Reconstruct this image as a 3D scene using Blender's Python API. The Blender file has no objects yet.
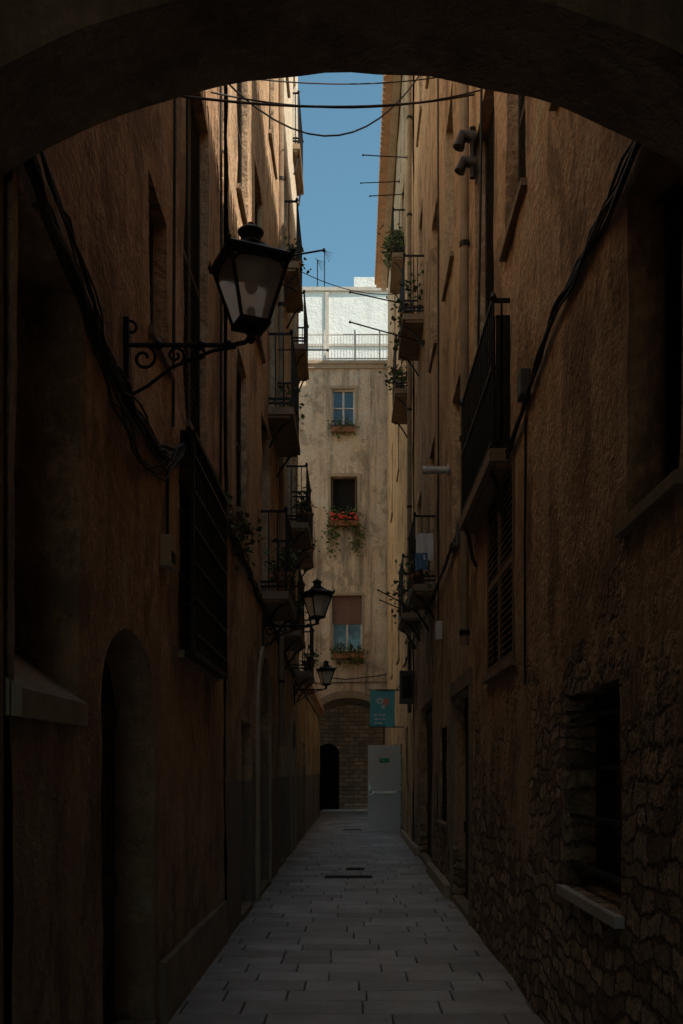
import bpy, math, random
from mathutils import Vector, Matrix, noise
R = random.Random(11)
scene = bpy.context.scene
XL, XR = -1.23, 1.21

# ---------------------------------------------------------------- materials
class NT:
    def __init__(s, name):
        s.mat = bpy.data.materials.new(name); s.mat.use_nodes = True
        s.t = s.mat.node_tree; s.n = s.t.nodes; s.b = s.n["Principled BSDF"]
        s.tc = s.n.new("ShaderNodeTexCoord")
        s.co = s.tc.outputs["Object"]
    def link(s, a, b): s.t.links.new(a, b)
    def setin(s, sock, v):
        if isinstance(v, bpy.types.NodeSocket): s.link(v, sock)
        else: sock.default_value = v
    def mapping(s, scale, loc=(0, 0, 0), src=None):
        m = s.n.new("ShaderNodeMapping"); m.inputs["Scale"].default_value = scale
        m.inputs["Location"].default_value = loc
        s.link(src or s.co, m.inputs["Vector"]); return m.outputs[0]
    def noise(s, scale, detail=4, rough=.55, vec=None, dist=0):
        m = s.n.new("ShaderNodeTexNoise"); m.inputs["Scale"].default_value = scale
        m.inputs["Detail"].default_value = detail; m.inputs["Roughness"].default_value = rough
        m.inputs["Distortion"].default_value = dist
        s.link(vec or s.co, m.inputs["Vector"]); return m.outputs["Fac"]
    def mr(s, v, a, b, c=0., d=1.):
        m = s.n.new("ShaderNodeMapRange"); s.setin(m.inputs[0], v)
        for i, x in enumerate((a, b, c, d)): m.inputs[i+1].default_value = x
        return m.outputs[0]
    def mix(s, f, a, b, mode="MIX"):
        m = s.n.new("ShaderNodeMix"); m.data_type = "RGBA"; m.blend_type = mode
        s.setin(m.inputs[0], f)
        for i, x in ((6, a), (7, b)):
            if isinstance(x, (tuple, list)): x = (*x[:3], 1)
            s.setin(m.inputs[i], x)
        return m.outputs[2]
    def math(s, op, a, b=0.):
        m = s.n.new("ShaderNodeMath"); m.operation = op; s.setin(m.inputs[0], a); s.setin(m.inputs[1], b)
        return m.outputs[0]
    def sep(s):
        m = s.n.new("ShaderNodeSeparateXYZ"); s.link(s.co, m.inputs[0]); return m.outputs
    def bump(s, h, dist=.01, strength=1.):
        m = s.n.new("ShaderNodeBump"); m.inputs["Distance"].default_value = dist
        m.inputs["Strength"].default_value = strength; s.link(h, m.inputs["Height"])
        s.link(m.outputs[0], s.b.inputs["Normal"])
    def col(s, c):
        if isinstance(c, (tuple, list)): c = (*c[:3], 1)
        s.setin(s.b.inputs["Base Color"], c)
    def rough(s, r): s.setin(s.b.inputs["Roughness"], r)

def stucco(name, c1, c2, c3, rub=None, grime=.5, plinth=None, streak=.5, seed=0., gz=4.0, bounce_top=None, blot=1.):
    m = NT(name); co = m.mapping((1, 1, 1), (seed, seed*1.7, seed*.6)); sp = m.sep(); z = sp[2]; y = sp[1]
    big = m.noise(.55, 3, .6, co); med = m.noise(2.6, 5, .7, co); fine = m.noise(17, 3, .72, co)
    c = m.mix(m.mr(big, .38, .62), c1, c2)
    c = m.mix(m.mr(med, .45, .62, 0, .9*min(1, blot)), c, c3)
    sv = m.mapping((2.2, 2.2, .16), (seed, 3, 0)); st = m.noise(1.6, 5, .68, sv)
    c = m.mix(m.mr(st, .5, .66, 0, streak), c, tuple(x*.22 for x in c1), "MIX")
    c = m.mix(m.mr(st, .32, .46, .45*blot, 0), c, tuple(min(.85, x*1.45) for x in c2))
    bl = m.noise(1.25, 7, .76, m.mapping((1, 1, .75), (seed+5, 1, 7)), .3)
    c = m.mix(m.mr(bl, .51, .58, 0, .75*blot), c, tuple(x*.32 for x in c2))
    c = m.mix(m.mr(bl, .36, .43, .6*blot, 0), c, tuple(min(.88, x*1.4) for x in c3))
    if plinth:
        pm = m.math("MULTIPLY", m.mr(m.math("ADD", z, m.mr(med, 0, 1, -.08, .08)), plinth[1]-.01, plinth[1]+.01, 1, 0), m.mr(y, plinth[0], plinth[0]+.02))
        c = m.mix(m.math("MULTIPLY", pm, .9), c, m.mix(med, (.22, .20, .185), (.32, .29, .27)))
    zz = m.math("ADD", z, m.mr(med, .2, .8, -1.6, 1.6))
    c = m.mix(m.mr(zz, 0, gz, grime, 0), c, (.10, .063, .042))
    c = m.mix(m.mr(fine, .35, .65, .0, .6*min(1, blot)), c, tuple(x*.4 for x in c3), "MIX")
    if bounce_top: c = m.mix(m.mr(z, bounce_top-.01, bounce_top+.01), c, m.mix(m.mr(med, .4, .7, 0, .5), (.86, .78, .64), (.76, .66, .5)))  # pale upper storeys, lightened to bounce sun down into the alley
    h = m.math("ADD", m.math("MULTIPLY", fine, .7), m.math("MULTIPLY", med, 1.3))
    if rub:
        cb = m.n.new("ShaderNodeCombineXYZ")
        m.link(m.math("ADD", y, m.mr(med, 0, 1, -.16, .16)), cb.inputs[0])
        m.link(m.math("ADD", z, m.math("ADD", m.mr(med, 0, 1, .13, -.13), m.mr(big, 0, 1, -.4, .4))), cb.inputs[1])
        bt = m.n.new("ShaderNodeTexBrick"); m.link(cb.outputs[0], bt.inputs["Vector"]); bt.inputs["Scale"].default_value = 1
        bt.inputs["Brick Width"].default_value = .24; bt.inputs["Row Height"].default_value = .11; bt.inputs["Mortar Size"].default_value = .018; bt.inputs["Mortar Smooth"].default_value = .8
        bt.inputs["Color1"].default_value = (.24, .15, .09, 1); bt.inputs["Color2"].default_value = (.82, .60, .41, 1); bt.inputs["Mortar"].default_value = (.16, .105, .07, 1); bt.squash = .7; bt.squash_frequency = 3
        rc = m.mix(m.mr(fine, .35, .65, 0, .7), bt.outputs["Color"], (.25, .165, .105))
        pn = m.noise(.8, 6, .7, m.mapping((1, 1, 1), (seed*2+3, seed, 1)))
        thr = m.math("ADD", pn, m.mr(z, 0, rub[1], rub[0], -.25))
        mk = m.mr(thr, .50, .58)
        c = m.mix(mk, c, rc)
        hr = m.math("SUBTRACT", m.math("ADD", m.math("MULTIPLY", bt.outputs["Fac"], -1.4), m.math("MULTIPLY", fine, 1.8)), 1.0)
        mx = m.n.new("ShaderNodeMix"); m.link(mk, mx.inputs[0]); m.link(h, mx.inputs[2]); m.link(hr, mx.inputs[3])
        h = mx.outputs[0]
    m.col(c); m.rough(.92); m.b.inputs["Specular IOR Level"].default_value = .15
    m.bump(h, .034, 1.0)
    return m.mat

def simple(name, c1, c2, scale=6, rough=.7, metal=0., bump=.003, sp=.4, stretch=(1, 1, 1)):
    m = NT(name); v = m.mapping(stretch)
    n = m.noise(scale, 3, .65, v)
    c = m.mix(m.mr(n, .35, .65), c1, c2)
    m.col(c); m.rough(m.mr(n, .3, .7, max(.05, rough-.1), min(1, rough+.1))); m.b.inputs["Metallic"].default_value = metal
    m.b.inputs["Specular IOR Level"].default_value = sp
    m.bump(n, bump*2); return m.mat

M = {}
M["L1"] = stucco("plaster_brown", (.74, .47, .29), (.66, .40, .235), (.80, .55, .36), grime=.45, seed=1.3, bounce_top=8.3)
M["L2"] = stucco("plaster_ochre", (.80, .54, .34), (.72, .47, .28), (.84, .61, .41), plinth=(9.4, 1.5), grime=.35, seed=4.1, bounce_top=13.0)
M["L3"] = stucco("plaster_pale", (.83, .62, .42), (.76, .55, .36), (.86, .70, .51), grime=.25, plinth=(9, 1.5), seed=7.7, bounce_top=12.6)
M["R1"] = stucco("plaster_umber", (.77, .49, .295), (.69, .42, .245), (.82, .56, .365), rub=(.33, 3.3), grime=.38, seed=2.2, bounce_top=9.3)
M["R2"] = stucco("plaster_sienna", (.81, .54, .33), (.74, .475, .28), (.84, .61, .40), rub=(.16, 2.4), grime=.3, seed=5.5)
M["R3"] = stucco("plaster_orange", (.86, .61, .375), (.79, .54, .32), (.87, .67, .44), grime=.2, streak=.4, seed=9.1)
M["end"] = stucco("plaster_beige", (.88, .68, .50), (.82, .61, .43), (.88, .75, .59), grime=.3, streak=.8, seed=3.4, gz=7, blot=.75)
M["cream"] = stucco("plaster_cream", (.87, .74, .54), (.82, .68, .48), (.87, .77, .61), grime=.1, streak=.15, seed=5.9, blot=.2)
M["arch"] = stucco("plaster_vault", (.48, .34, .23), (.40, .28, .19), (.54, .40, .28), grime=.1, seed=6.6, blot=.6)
M["white"] = stucco("whitewash", (.85, .85, .83), (.82, .82, .81), (.87, .87, .86), grime=.05, streak=.1, seed=8.8, blot=.1)
M["stone"] = simple("dressed_stone", (.52, .41, .29), (.42, .32, .225), 4, .85, bump=.006)
M["stone_d"] = simple("dark_stone", (.36, .265, .18), (.25, .185, .125), 4, .85, bump=.006)
M["sill"] = simple("pale_sill", (.56, .50, .44), (.44, .39, .34), 8, .7)
M["iron"] = simple("wrought_iron", (.018, .017, .017), (.03, .027, .025), 12, .5, .6, .002)
M["cable"] = simple("cable_rubber", (.02, .019, .018), (.04, .035, .03), 8, .6)
M["wood"] = simple("dark_wood", (.05, .035, .025), (.03, .022, .016), 5, .6, stretch=(6, 6, .6))
M["woodb"] = simple("brown_wood", (.26, .17, .105), (.19, .12, .075), 5, .6, stretch=(6, 6, .6))
M["blind"] = simple("roller_blind", (.28, .16, .12), (.23, .13, .10), 5, .7)
M["frame"] = simple("painted_frame", (.74, .71, .66), (.62, .59, .55), 6, .5)
M["dark"] = simple("dark_interior", (.012, .01, .009), (.02, .016, .013), 3, .9)
M["metal"] = simple("white_metal_paint", (.88, .87, .87), (.86, .85, .85), 2.5, .4, 0, .001)
M["steel"] = simple("steel", (.8, .8, .8), (.7, .7, .7), 8, .3, .6, .0005)
M["pvc"] = simple("grey_pvc", (.55, .55, .54), (.44, .44, .43), 6, .5)
M["pvcd"] = simple("dark_grey_casing", (.12, .12, .125), (.09, .09, .095), 6, .5)
M["terra"] = simple("terracotta", (.42, .18, .09), (.3, .13, .07), 6, .8)
M["tile"] = simple("roof_tile", (.6, .36, .21), (.45, .26, .15), 4, .85)
M["cloth"] = simple("white_cloth", (.75, .75, .75), (.65, .65, .67), 4, .9)
M["cloth_b"] = simple("blue_cloth", (.12, .25, .42), (.09, .18, .33), 4, .9)
M["cloth_r"] = simple("red_petals", (.75, .06, .03), (.7, .12, .1), 9, .7)
M["sign"] = simple("teal_banner", (.17, .60, .68), (.15, .54, .62), 3, .5, bump=.0005)
M["signw"] = simple("white_print", (.85, .85, .83), (.8, .8, .78), 5, .5, bump=.0002)
M["signr"] = simple("coral_print", (.8, .33, .25), (.7, .28, .22), 5, .5, bump=.0002)
M["green"] = simple("green_print", (.03, .45, .17), (.03, .38, .15), 5, .5, bump=.0002)
M["mortar"] = simple("mortar_bed", (.10, .09, .08), (.14, .125, .115), 7, .95)
M["fill_plaza"] = simple("fill_plaza_paving", (.5, .45, .4), (.44, .39, .34), 3, .9)
M["leaf"] = simple("leaves", (.05, .10, .025), (.11, .16, .045), 9, .6, bump=0)
M["leaf_d"] = simple("dry_leaves", (.16, .13, .055), (.08, .1, .035), 9, .6, bump=0)
M["glass"] = simple("window_glass", (.03, .035, .04), (.02, .024, .028), 2.5, .15, 0, .0015, .8)
M["diff"] = simple("lamp_diffuser", (.85, .84, .82), (.78, .77, .74), 5, .5)
g = NT("lantern_glass"); gn = g.noise(7, 2); g.col(g.mix(gn, (.7, .65, .58), (.88, .85, .81))); g.rough(.45)
g.b.inputs["Transmission Weight"].default_value = .65; g.b.inputs["IOR"].default_value = 1.1; M["lglass"] = g.mat

g = NT("paving_stone")
at = g.n.new("ShaderNodeAttribute"); at.attribute_name = "tone"
n1 = g.noise(1.4, 4, .65); n2 = g.noise(9, 5, .72); n3 = g.noise(60, 2, .7); x = g.sep()[0]
c = g.mix(at.outputs["Fac"], (.47, .44, .425), (.84, .80, .775))
c = g.mix(g.mr(n1, .42, .66, 0, .5), c, (.42, .39, .37))
c = g.mix(g.mr(n2, .5, .75, 0, .5), c, (.86, .82, .79))
c = g.mix(g.mr(n3, .52, .72, 0, .5), c, (.25, .23, .215))
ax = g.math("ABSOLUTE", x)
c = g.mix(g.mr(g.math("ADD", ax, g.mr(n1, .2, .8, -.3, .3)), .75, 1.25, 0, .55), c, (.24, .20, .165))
g.col(c); g.rough(g.mr(n1, .3, .7, .38, .66)); g.b.inputs["Specular IOR Level"].default_value = .5
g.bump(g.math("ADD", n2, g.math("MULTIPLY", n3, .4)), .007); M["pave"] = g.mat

g = NT("rubble_brick")
mp = g.n.new("ShaderNodeCombineXYZ"); sx = g.sep(); wob = g.noise(2, 3)
g.link(sx[0], mp.inputs[0]); g.link(g.math("ADD", sx[2], g.math("MULTIPLY", wob, .12)), mp.inputs[1])
br = g.n.new("ShaderNodeTexBrick"); g.link(mp.outputs[0], br.inputs["Vector"]); br.inputs["Scale"].default_value = 1
br.inputs["Brick Width"].default_value = .42; br.inputs["Row Height"].default_value = .17; br.inputs["Mortar Size"].default_value = .014
br.inputs["Color1"].default_value = (.66, .42, .26, 1); br.inputs["Color2"].default_value = (.38, .23, .14, 1); br.inputs["Mortar"].default_value = (.15, .105, .07, 1)
g.col(g.mix(g.mr(wob, .4, .65, 0, .7), br.outputs["Color"], (.22, .14, .095))); g.rough(.9)
g.bump(g.math("SUBTRACT", g.noise(8, 3), br.outputs["Fac"]), .02); M["brick"] = g.mat

# ---------------------------------------------------------------- mesh builder
class MB:
    def __init__(s): s.v = []; s.f = []; s.m = []
    def poly(s, pts, mi=0):
        i = len(s.v); s.v += [tuple(p) for p in pts]; s.f.append(tuple(range(i, i+len(pts)))); s.m.append(mi)
    def hexa(s, P, mi=0):
        i = len(s.v); s.v += [tuple(p) for p in P]
        for f in ((0, 3, 2, 1), (4, 5, 6, 7), (0, 1, 5, 4), (1, 2, 6, 5), (2, 3, 7, 6), (3, 0, 4, 7)):
            s.f.append(tuple(i+k for k in f)); s.m.append(mi)
    def box(s, x0, x1, y0, y1, z0, z1, mi=0):
        s.hexa([(x0, y0, z0), (x1, y0, z0), (x1, y1, z0), (x0, y1, z0), (x0, y0, z1), (x1, y0, z1), (x1, y1, z1), (x0, y1, z1)], mi)
    def pbox(s, P, u0, u1, v0, v1, w0, w1, mi=0):
        s.hexa([P(u0, v0, w0), P(u1, v0, w0), P(u1, v0, w1), P(u0, v0, w1), P(u0, v1, w0), P(u1, v1, w0), P(u1, v1, w1), P(u0, v1, w1)], mi)
    def ring(s, pts): i = len(s.v); s.v += [tuple(p) for p in pts]; return list(range(i, i+len(pts)))
    def bridge(s, a, b, mi=0):
        n = len(a)
        for k in range(n): s.f.append((a[k], a[(k+1) % n], b[(k+1) % n], b[k])); s.m.append(mi)
    def tube(s, pts, r, mi=0, n=6):
        pts = [Vector(p) for p in pts]; prev = None; ref = None
        for i, p in enumerate(pts):
            t = (pts[min(i+1, len(pts)-1)]-pts[max(i-1, 0)])
            if t.length < 1e-7: continue
            t.normalize()
            if ref is None: ref = Vector((0, 0, 1)) if abs(t.z) < .9 else Vector((1, 0, 0))
            a = ref-t*ref.dot(t); a.normalize(); ref = a; b = t.cross(a)
            rr = r[i] if isinstance(r, (list, tuple)) else r
            ring = s.ring([p+a*math.cos(q)*rr+b*math.sin(q)*rr for q in [2*math.pi*k/n for k in range(n)]])
            if prev: s.bridge(prev, ring, mi)
            else: s.f.append(tuple(ring)); s.m.append(mi)
            prev = ring
        s.f.append(tuple(reversed(prev))); s.m.append(mi)
    def lathe(s, c, prof, n=12, mi=0, rot=0.):
        prev = None
        for (r, z) in prof:
            ring = s.ring([(c[0]+r*math.cos(rot+2*math.pi*k/n), c[1]+r*math.sin(rot+2*math.pi*k/n), c[2]+z) for k in range(n)])
            if prev: s.bridge(prev, ring, mi)
            else: s.f.append(tuple(ring)); s.m.append(mi)
            prev = ring
        s.f.append(tuple(reversed(prev))); s.m.append(mi)
    def obj(s, name, mats, parent=None, smooth=False):
        me = bpy.data.meshes.new(name); me.from_pydata(s.v, [], s.f)
        for m in mats: me.materials.append(M[m] if isinstance(m, str) else m)
        me.polygons.foreach_set("material_index", s.m)
        if smooth: me.polygons.foreach_set("use_smooth", [True]*len(s.f))
        me.update()
        o = bpy.data.objects.new(name, me); scene.collection.objects.link(o)
        if parent: o.parent = parent
        return o

def empty(name):
    o = bpy.data.objects.new(name, None); scene.collection.objects.link(o); return o

def nz(a, b, c=0.): return noise.noise(Vector((a, b, c)))
def disp(u, v, sd): return .024*nz(u*.7, v*.7, sd)+.013*nz(u*3.1, v*3.1, sd+5)

def side_map(s, X): return lambda u, v, w: (X+s*w, u, v)
def front_map(Y): return lambda u, v, w: (u, Y+w, v)

def cuts(a, b, marks, step):
    ms = sorted(set([a, b]+[m for m in marks if a < m < b])); out = [a]
    for p, q in zip(ms, ms[1:]):
        n = max(1, int(math.ceil((q-p)/step))); out += [p+(q-p)*k/n for k in range(1, n+1)]
    return out

def arch_pts(o, n=14):
    u0, u1, zt, ah = o["u0"], o["u1"], o["v1"], o["arch"]
    um, hw = (u0+u1)/2, (u1-u0)/2
    return [(um-hw*math.cos(math.pi*k/n), zt-ah+ah*math.sin(math.pi*k/n)) for k in range(n+1)]

def wall(parent, name, P, u0, u1, v0, v1, ops, mat, step=.3, sd=0.):
    mb = MB(); D = lambda u, v: P(u, v, disp(u, v, sd))
    us = cuts(u0, u1, [x for o in ops for x in (o["u0"], o["u1"])], step)
    vs = cuts(v0, v1, [x for o in ops for x in (o["v0"], o["v1"])], step)
    idx = {}
    def vi(i, j):
        if (i, j) not in idx: idx[(i, j)] = len(mb.v); mb.v.append(D(us[i], vs[j]))
        return idx[(i, j)]
    for i in range(len(us)-1):
        for j in range(len(vs)-1):
            cu, cv = (us[i]+us[i+1])/2, (vs[j]+vs[j+1])/2
            if any(o["u0"] < cu < o["u1"] and o["v0"] < cv < o["v1"] for o in ops): continue
            mb.f.append((vi(i, j), vi(i+1, j), vi(i+1, j+1), vi(i, j+1))); mb.m.append(0)
    for o in ops:
        dp = o.get("dep", .22); a, b, c, d = o["u0"], o["u1"], o["v0"], o["v1"]; ah = o.get("arch", 0)
        uu = [u for u in us if a-1e-6 <= u <= b+1e-6]; vv = [v for v in vs if c-1e-6 <= v <= d-ah+1e-6]
        if abs(vv[-1]-(d-ah)) > 1e-5: vv.append(d-ah)
        path = [(a, v) for v in vv]
        if ah: path += arch_pts(o)[1:-1]
        else: path += [(u, d) for u in uu[1:-1]]
        path += [(b, v) for v in reversed(vv)]
        if c > v0+1e-4: path += [(u, c) for u in reversed(uu[:-1])]
        for (p, q) in zip(path, path[1:]):
            mb.poly([D(*p), D(*q), P(q[0], q[1], dp), P(p[0], p[1], dp)])
        if ah:
            ap = arch_pts(o)
            for (p, q) in zip(ap, ap[1:]):
                mb.poly([D(*p), D(*q), D(q[0], d), D(p[0], d)])
    return mb.obj(name, [mat], parent, True)

def panel(parent, P, o):
    k = o.get("kind", "window"); a, b, c, d = o["u0"], o["u1"], o["v0"], o["v1"]; dp = o.get("dep", .22); mb = MB()
    mats = ["frame", "glass", "wood", "iron", "dark", "woodb", "blind", "stone", "sill", "R1", "stone_d"]
    if "frm" in o: mats[0] = o["frm"]
    nm = "window"
    if k in ("window", "french", "grille", "blind", "open"):
        fw = .06
        mb.poly([P(a, c, dp), P(b, c, dp), P(b, d, dp), P(a, d, dp)], 4 if k == "open" else 1)
        if k != "open":
            for (p, q) in ((a, a+fw), (b-fw, b), ((a+b)/2-.035, (a+b)/2+.035)): mb.pbox(P, p, q, c, d, dp-.05, dp-.003)
            for z in (c, d-fw): mb.pbox(P, a+fw, b-fw, z, z+fw, dp-.046, dp-.004)
            nt = 2 if k == "french" else 1
            for t in range(nt):
                z = c+(d-c)*(t+1)/(nt+1); mb.pbox(P, a+fw, b-fw, z-.02, z+.02, dp-.04, dp-.005)
        else:
            mo = 2 if o.get("sd") else 5
            for (p, q) in ((a, a+.05), (b-.05, b)): mb.pbox(P, p, q, c, d, dp-.06, dp-.003, mo)
            mb.pbox(P, a+.05, a+.08, c+.03, d-.03, dp-.2, dp-.06, mo)
            mb.pbox(P, b-.08, b-.05, c+.03, d-.03, dp-.2, dp-.06, mo)
        if k == "blind":
            zb = c+(d-c)*.5; n = int((d-zb)/.05)
            for i in range(n): mb.pbox(P, a+.02, b-.02, zb+i*.05, zb+i*.05+.042, dp-.09, dp-.06, 6)
        if k == "grille":
            n = int((b-a)/.13)
            pr = o.get("proj", -.03)
            for i in range(n+1):
                u = a+.02+(b-a-.04)*i/n
                if not o.get("horiz"): mb.pbox(P, u-.008, u+.008, c-.02, d+.02, -pr-.008 if pr > 0 else .03, (-pr+.008) if pr > 0 else .046, 3)
            nh = o.get("nh", 4)
            for i in range(nh):
                z = c+(d-c)*(i+.5)/nh; w = -pr if pr > 0 else .038
                mb.pbox(P, a, b, z-.012, z+.012, w-.014, w+.014, 3)
            if pr > 0:
                for z in (c-.02, d+.02):
                    mb.pbox(P, a-.03, b+.03, z-.02, z+.02, -pr-.02, .0, 3)
                for u in (a-.03, b+.03):
                    mb.pbox(P, u-.012, u+.012, c, d, -pr-.012, -pr+.012, 3)
                    for i in range(7):
                        z = c+(d-c)*(i+.5)/7; mb.pbox(P, u-.008, u+.008, z-.008, z+.008, -pr, 0, 3)
    elif k == "shutter":
        nm = "shutter"
        mb.poly([P(a, c, dp), P(b, c, dp), P(b, d, dp), P(a, d, dp)], 4)
        mt = o.get("mat", 2)
        for (p, q) in ((a+.01, (a+b)/2-.005), ((a+b)/2+.005, b-.01)):
            for (e, f) in ((p, p+.05), (q-.05, q)): mb.pbox(P, e, f, c+.01, d-.01, dp-.06, dp-.02, mt)
            for z in (c+.01, (c+d)/2-.03, d-.07): mb.pbox(P, p+.05, q-.05, z, z+.06, dp-.058, dp-.022, mt)
            n = int((d-c)/.055)
            for i in range(1, n):
                z = c+i*.055
                mb.hexa([P(p+.05, z, dp-.055), P(q-.05, z, dp-.055), P(q-.05, z+.02, dp-.03), P(p+.05, z+.02, dp-.03),
                         P(p+.05, z+.012, dp-.055), P(q-.05, z+.012, dp-.055), P(q-.05, z+.032, dp-.03), P(p+.05, z+.032, dp-.03)], mt)
    elif k == "door":
        nm = "door"
        mt = o.get("mat", 2)
        mb.poly([P(a, c, dp), P(b, c, dp), P(b, d, dp), P(a, d, dp)], 4)
        n = max(3, int((b-a)/.14)); w = (b-a)/n
        for i in range(n):
            mb.pbox(P, a+i*w+.004, a+(i+1)*w-.004, c+.03, d, dp-.05-.006*(i % 2), dp-.004, mt)
        for z in (c+.03, c+.9, d-.25 if not o.get("arch") else d-o["arch"]-.1):
            mb.pbox(P, a+.01, b-.01, z, z+.13, dp-.075, dp-.05, mt)
        mb.pbox(P, (a+b)/2-.01, (a+b)/2+.01, c+.02, d, dp-.085, dp-.05, 3)
        mb.pbox(P, a, b, c, c+.12 if c < .1 else c+.02, -.02, dp-.08, 10)
    elif k == "niche":
        nm = "niche_back"
        mats[0] = o["mat"]
        mb.poly([P(a, c, dp), P(b, c, dp), P(b, d, dp), P(a, d, dp)], 0)
    elif k == "void": return
    if o.get("sur"):
        w = o["sur"]; pz = c; ah = o.get("arch", 0); sm = 7 if not o.get("sd") else 10
        for (p, q) in ((a-w, a-.002), (b+.002, b+w)): mb.pbox(P, p, q, pz, d-ah, -.035, .05, sm)
        if not ah: mb.pbox(P, a-w-.01, b+w+.01, d+.002, d+w*1.2, -.04, .05, sm)
        else:
            ap = arch_pts(o); um = (a+b)/2; zc = d-ah; hw = (b-a)/2
            for (p, q) in zip(ap, ap[1:]):
                e = lambda t: (um+(t[0]-um)*(1+w/hw), zc+(t[1]-zc)*(1+w/ah))
                p2, q2 = e(p), e(q)
                mb.hexa([P(*p, -.035), P(*q, -.035), P(*q, .05), P(*p, .05), P(*p2, -.035), P(*q2, -.035), P(*q2, .05), P(*p2, .05)], sm)
    if c > .3 and k not in ("niche",) and o.get("sl", 1):
        mb.pbox(P, a-.05, b+.05, c-.055, c-.003, -.045, dp-.05, 8 if o.get("psill") else 10)
    mb.obj(nm, mats, parent)

def balcony(parent, s, X, y0, y1, z, proj=.36, h=1.02, solid=False):
    P = side_map(s, X); mb = MB()
    mb.pbox(P, y0, y1, z-.1, z, -proj, .1, 1)
    mb.pbox(P, y0+.03, y1-.03, z-.14, z-.1, -proj+.05, .1, 1)
    for y in (y0+.2, y1-.2):
        mb.tube([P(y, z-.5, -.01), P(y, z-.42, -.05), P(y, z-.2, -proj*.55), P(y, z-.12, -proj+.04)], .018, 0, 5)
    pr = -proj+.03
    for zz in (z+.06, z+h*.55 if solid else z+.12, z+h):
        t = .014
        mb.pbox(P, y0+.02, y1-.02, zz-t, zz+t, pr-t, pr+t)
        for y in (y0+.02, y1-.02): mb.pbox(P, y-t, y+t, zz-t, zz+t, pr+t, 0)
    n = int((y1-y0-.04)/.11)
    for i in range(n+1):
        y = y0+.02+(y1-y0-.04)*i/n; mb.pbox(P, y-.008, y+.008, z+.002, z+h, pr-.008, pr+.008)
    n = max(2, int(proj/.1))
    for i in range(1, n):
        w = pr*i/n
        for y in (y0+.02, y1-.02): mb.pbox(P, y-.008, y+.008, z+.002, z+h, w-.008, w+.008)
    for y in (y0+.02, y1-.02): mb.lathe((P(y, 0, pr)[0], y, z+h), [(.02, 0), (.03, .02), (.02, .05), (.004, .07)], 8)
    if solid:
        mb.pbox(P, y0+.03, y1-.03, z+.07, z+h*.9, pr+.01, pr+.018)
        mb.pbox(P, y0+.012, y0+.018, z+.07, z+h*.9, pr+.02, 0)
    mb.obj("balcony", ["iron", "stone_d"], parent)

def foliage(name, c, ext, n, mats=("leaf", "leaf_d"), droop=0., size=.05, pot=None, parent=None, flowers=0):
    mb = MB(); mats = list(mats)+["terra", "cloth_r", "woodb"]
    if pot == "box": mb.box(c[0]-ext[0], c[0]+ext[0], c[1]-.09, c[1]+.09, c[2]-.2, c[2]-.02, 2)
    elif pot == "pot": mb.lathe((c[0], c[1], c[2]-.25), [(.07, 0), (.11, .2), (.125, .2), (.125, .24), (.1, .24)], 12, 2)
    cl = [(c[0]+R.uniform(-1, 1)*ext[0], c[1]+R.uniform(-1, 1)*ext[1], c[2]+R.uniform(-droop, 1)*ext[2]) for _ in range(max(4, n//16))]
    for q in cl: mb.tube([(q[0]*.3+c[0]*.7, q[1]*.3+c[1]*.7, c[2]-.05), ((q[0]+c[0])/2, (q[1]+c[1])/2, max(q[2], c[2])+.02), q], .004, 4, 4)
    for _ in range(n):
        q = R.choice(cl); r = size*1.6
        p = Vector((q[0]+R.gauss(0, r*.7), q[1]+R.gauss(0, r*.5), q[2]+R.gauss(0, r*.7)))
        a = Vector((R.gauss(0, 1), R.gauss(0, 1), R.gauss(0, .6))).normalized(); b = a.cross(Vector((R.gauss(0, 1), R.gauss(0, 1), R.gauss(0, 1)))).normalized()
        l = size*R.uniform(.6, 1.3); w = l*.35
        mb.poly([p, p+a*l*.5+b*w, p+a*l, p+a*l*.5-b*w], 0 if R.random() < .75 else 1)
    for _ in range(flowers):
        p = Vector((c[0]+R.uniform(-1, 1)*ext[0], c[1]-ext[1]-R.uniform(0, .08), c[2]+R.uniform(-.1, 1)*ext[2]*.8))
        mb.lathe(p, [(.015, -.03), (.06, 0), (.045, .04), (.008, .05)], 6, 3)
    return mb.obj(name, mats, parent)

def O(u0, u1, v0, v1, kind="window", **k): d = dict(u0=u0, u1=u1, v0=v0, v1=v1, kind=kind); d.update(k); return d

def building(name, s, X, y0, y1, H, ops, mat, step, sd, depth=6., eave=.3, z0=-.05):
    e = empty(name); P = side_map(s, X)
    wall(e, "facade", P, y0, y1, z0, H, ops, mat, step, sd)
    for o in ops: panel(e, P, o)
    mb = MB(); mb.poly([P(y0, z0, .03), P(y0, z0, depth), P(y0, H, depth), P(y0, H, .03)]); mb.poly([P(y1, z0, .03), P(y1, z0, depth), P(y1, H, depth), P(y1, H, .03)])
    mb.poly([P(y0, z0, depth), P(y1, z0, depth), P(y1, H, depth), P(y0, H, depth)]); mb.obj("side_wall", [mat], e)
    mb = MB(); mb.pbox(P, y0+.003, y1-.003, H, H+.09, -eave, depth, 0); mb.pbox(P, y0+.003, y1-.003, H-.12, H-.002, -eave*.55, -.04, 1)
    n = int((y1-y0)/.22)
    for i in range(n):
        y = y0+.11+i*.22
        mb.tube([P(y, H+.12, -eave-.06), P(y, H+.45, 1.8)], .085, 0, 7)
    mb.obj("tiled_roof", ["tile", "stone"], e)
    return e, P

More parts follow.
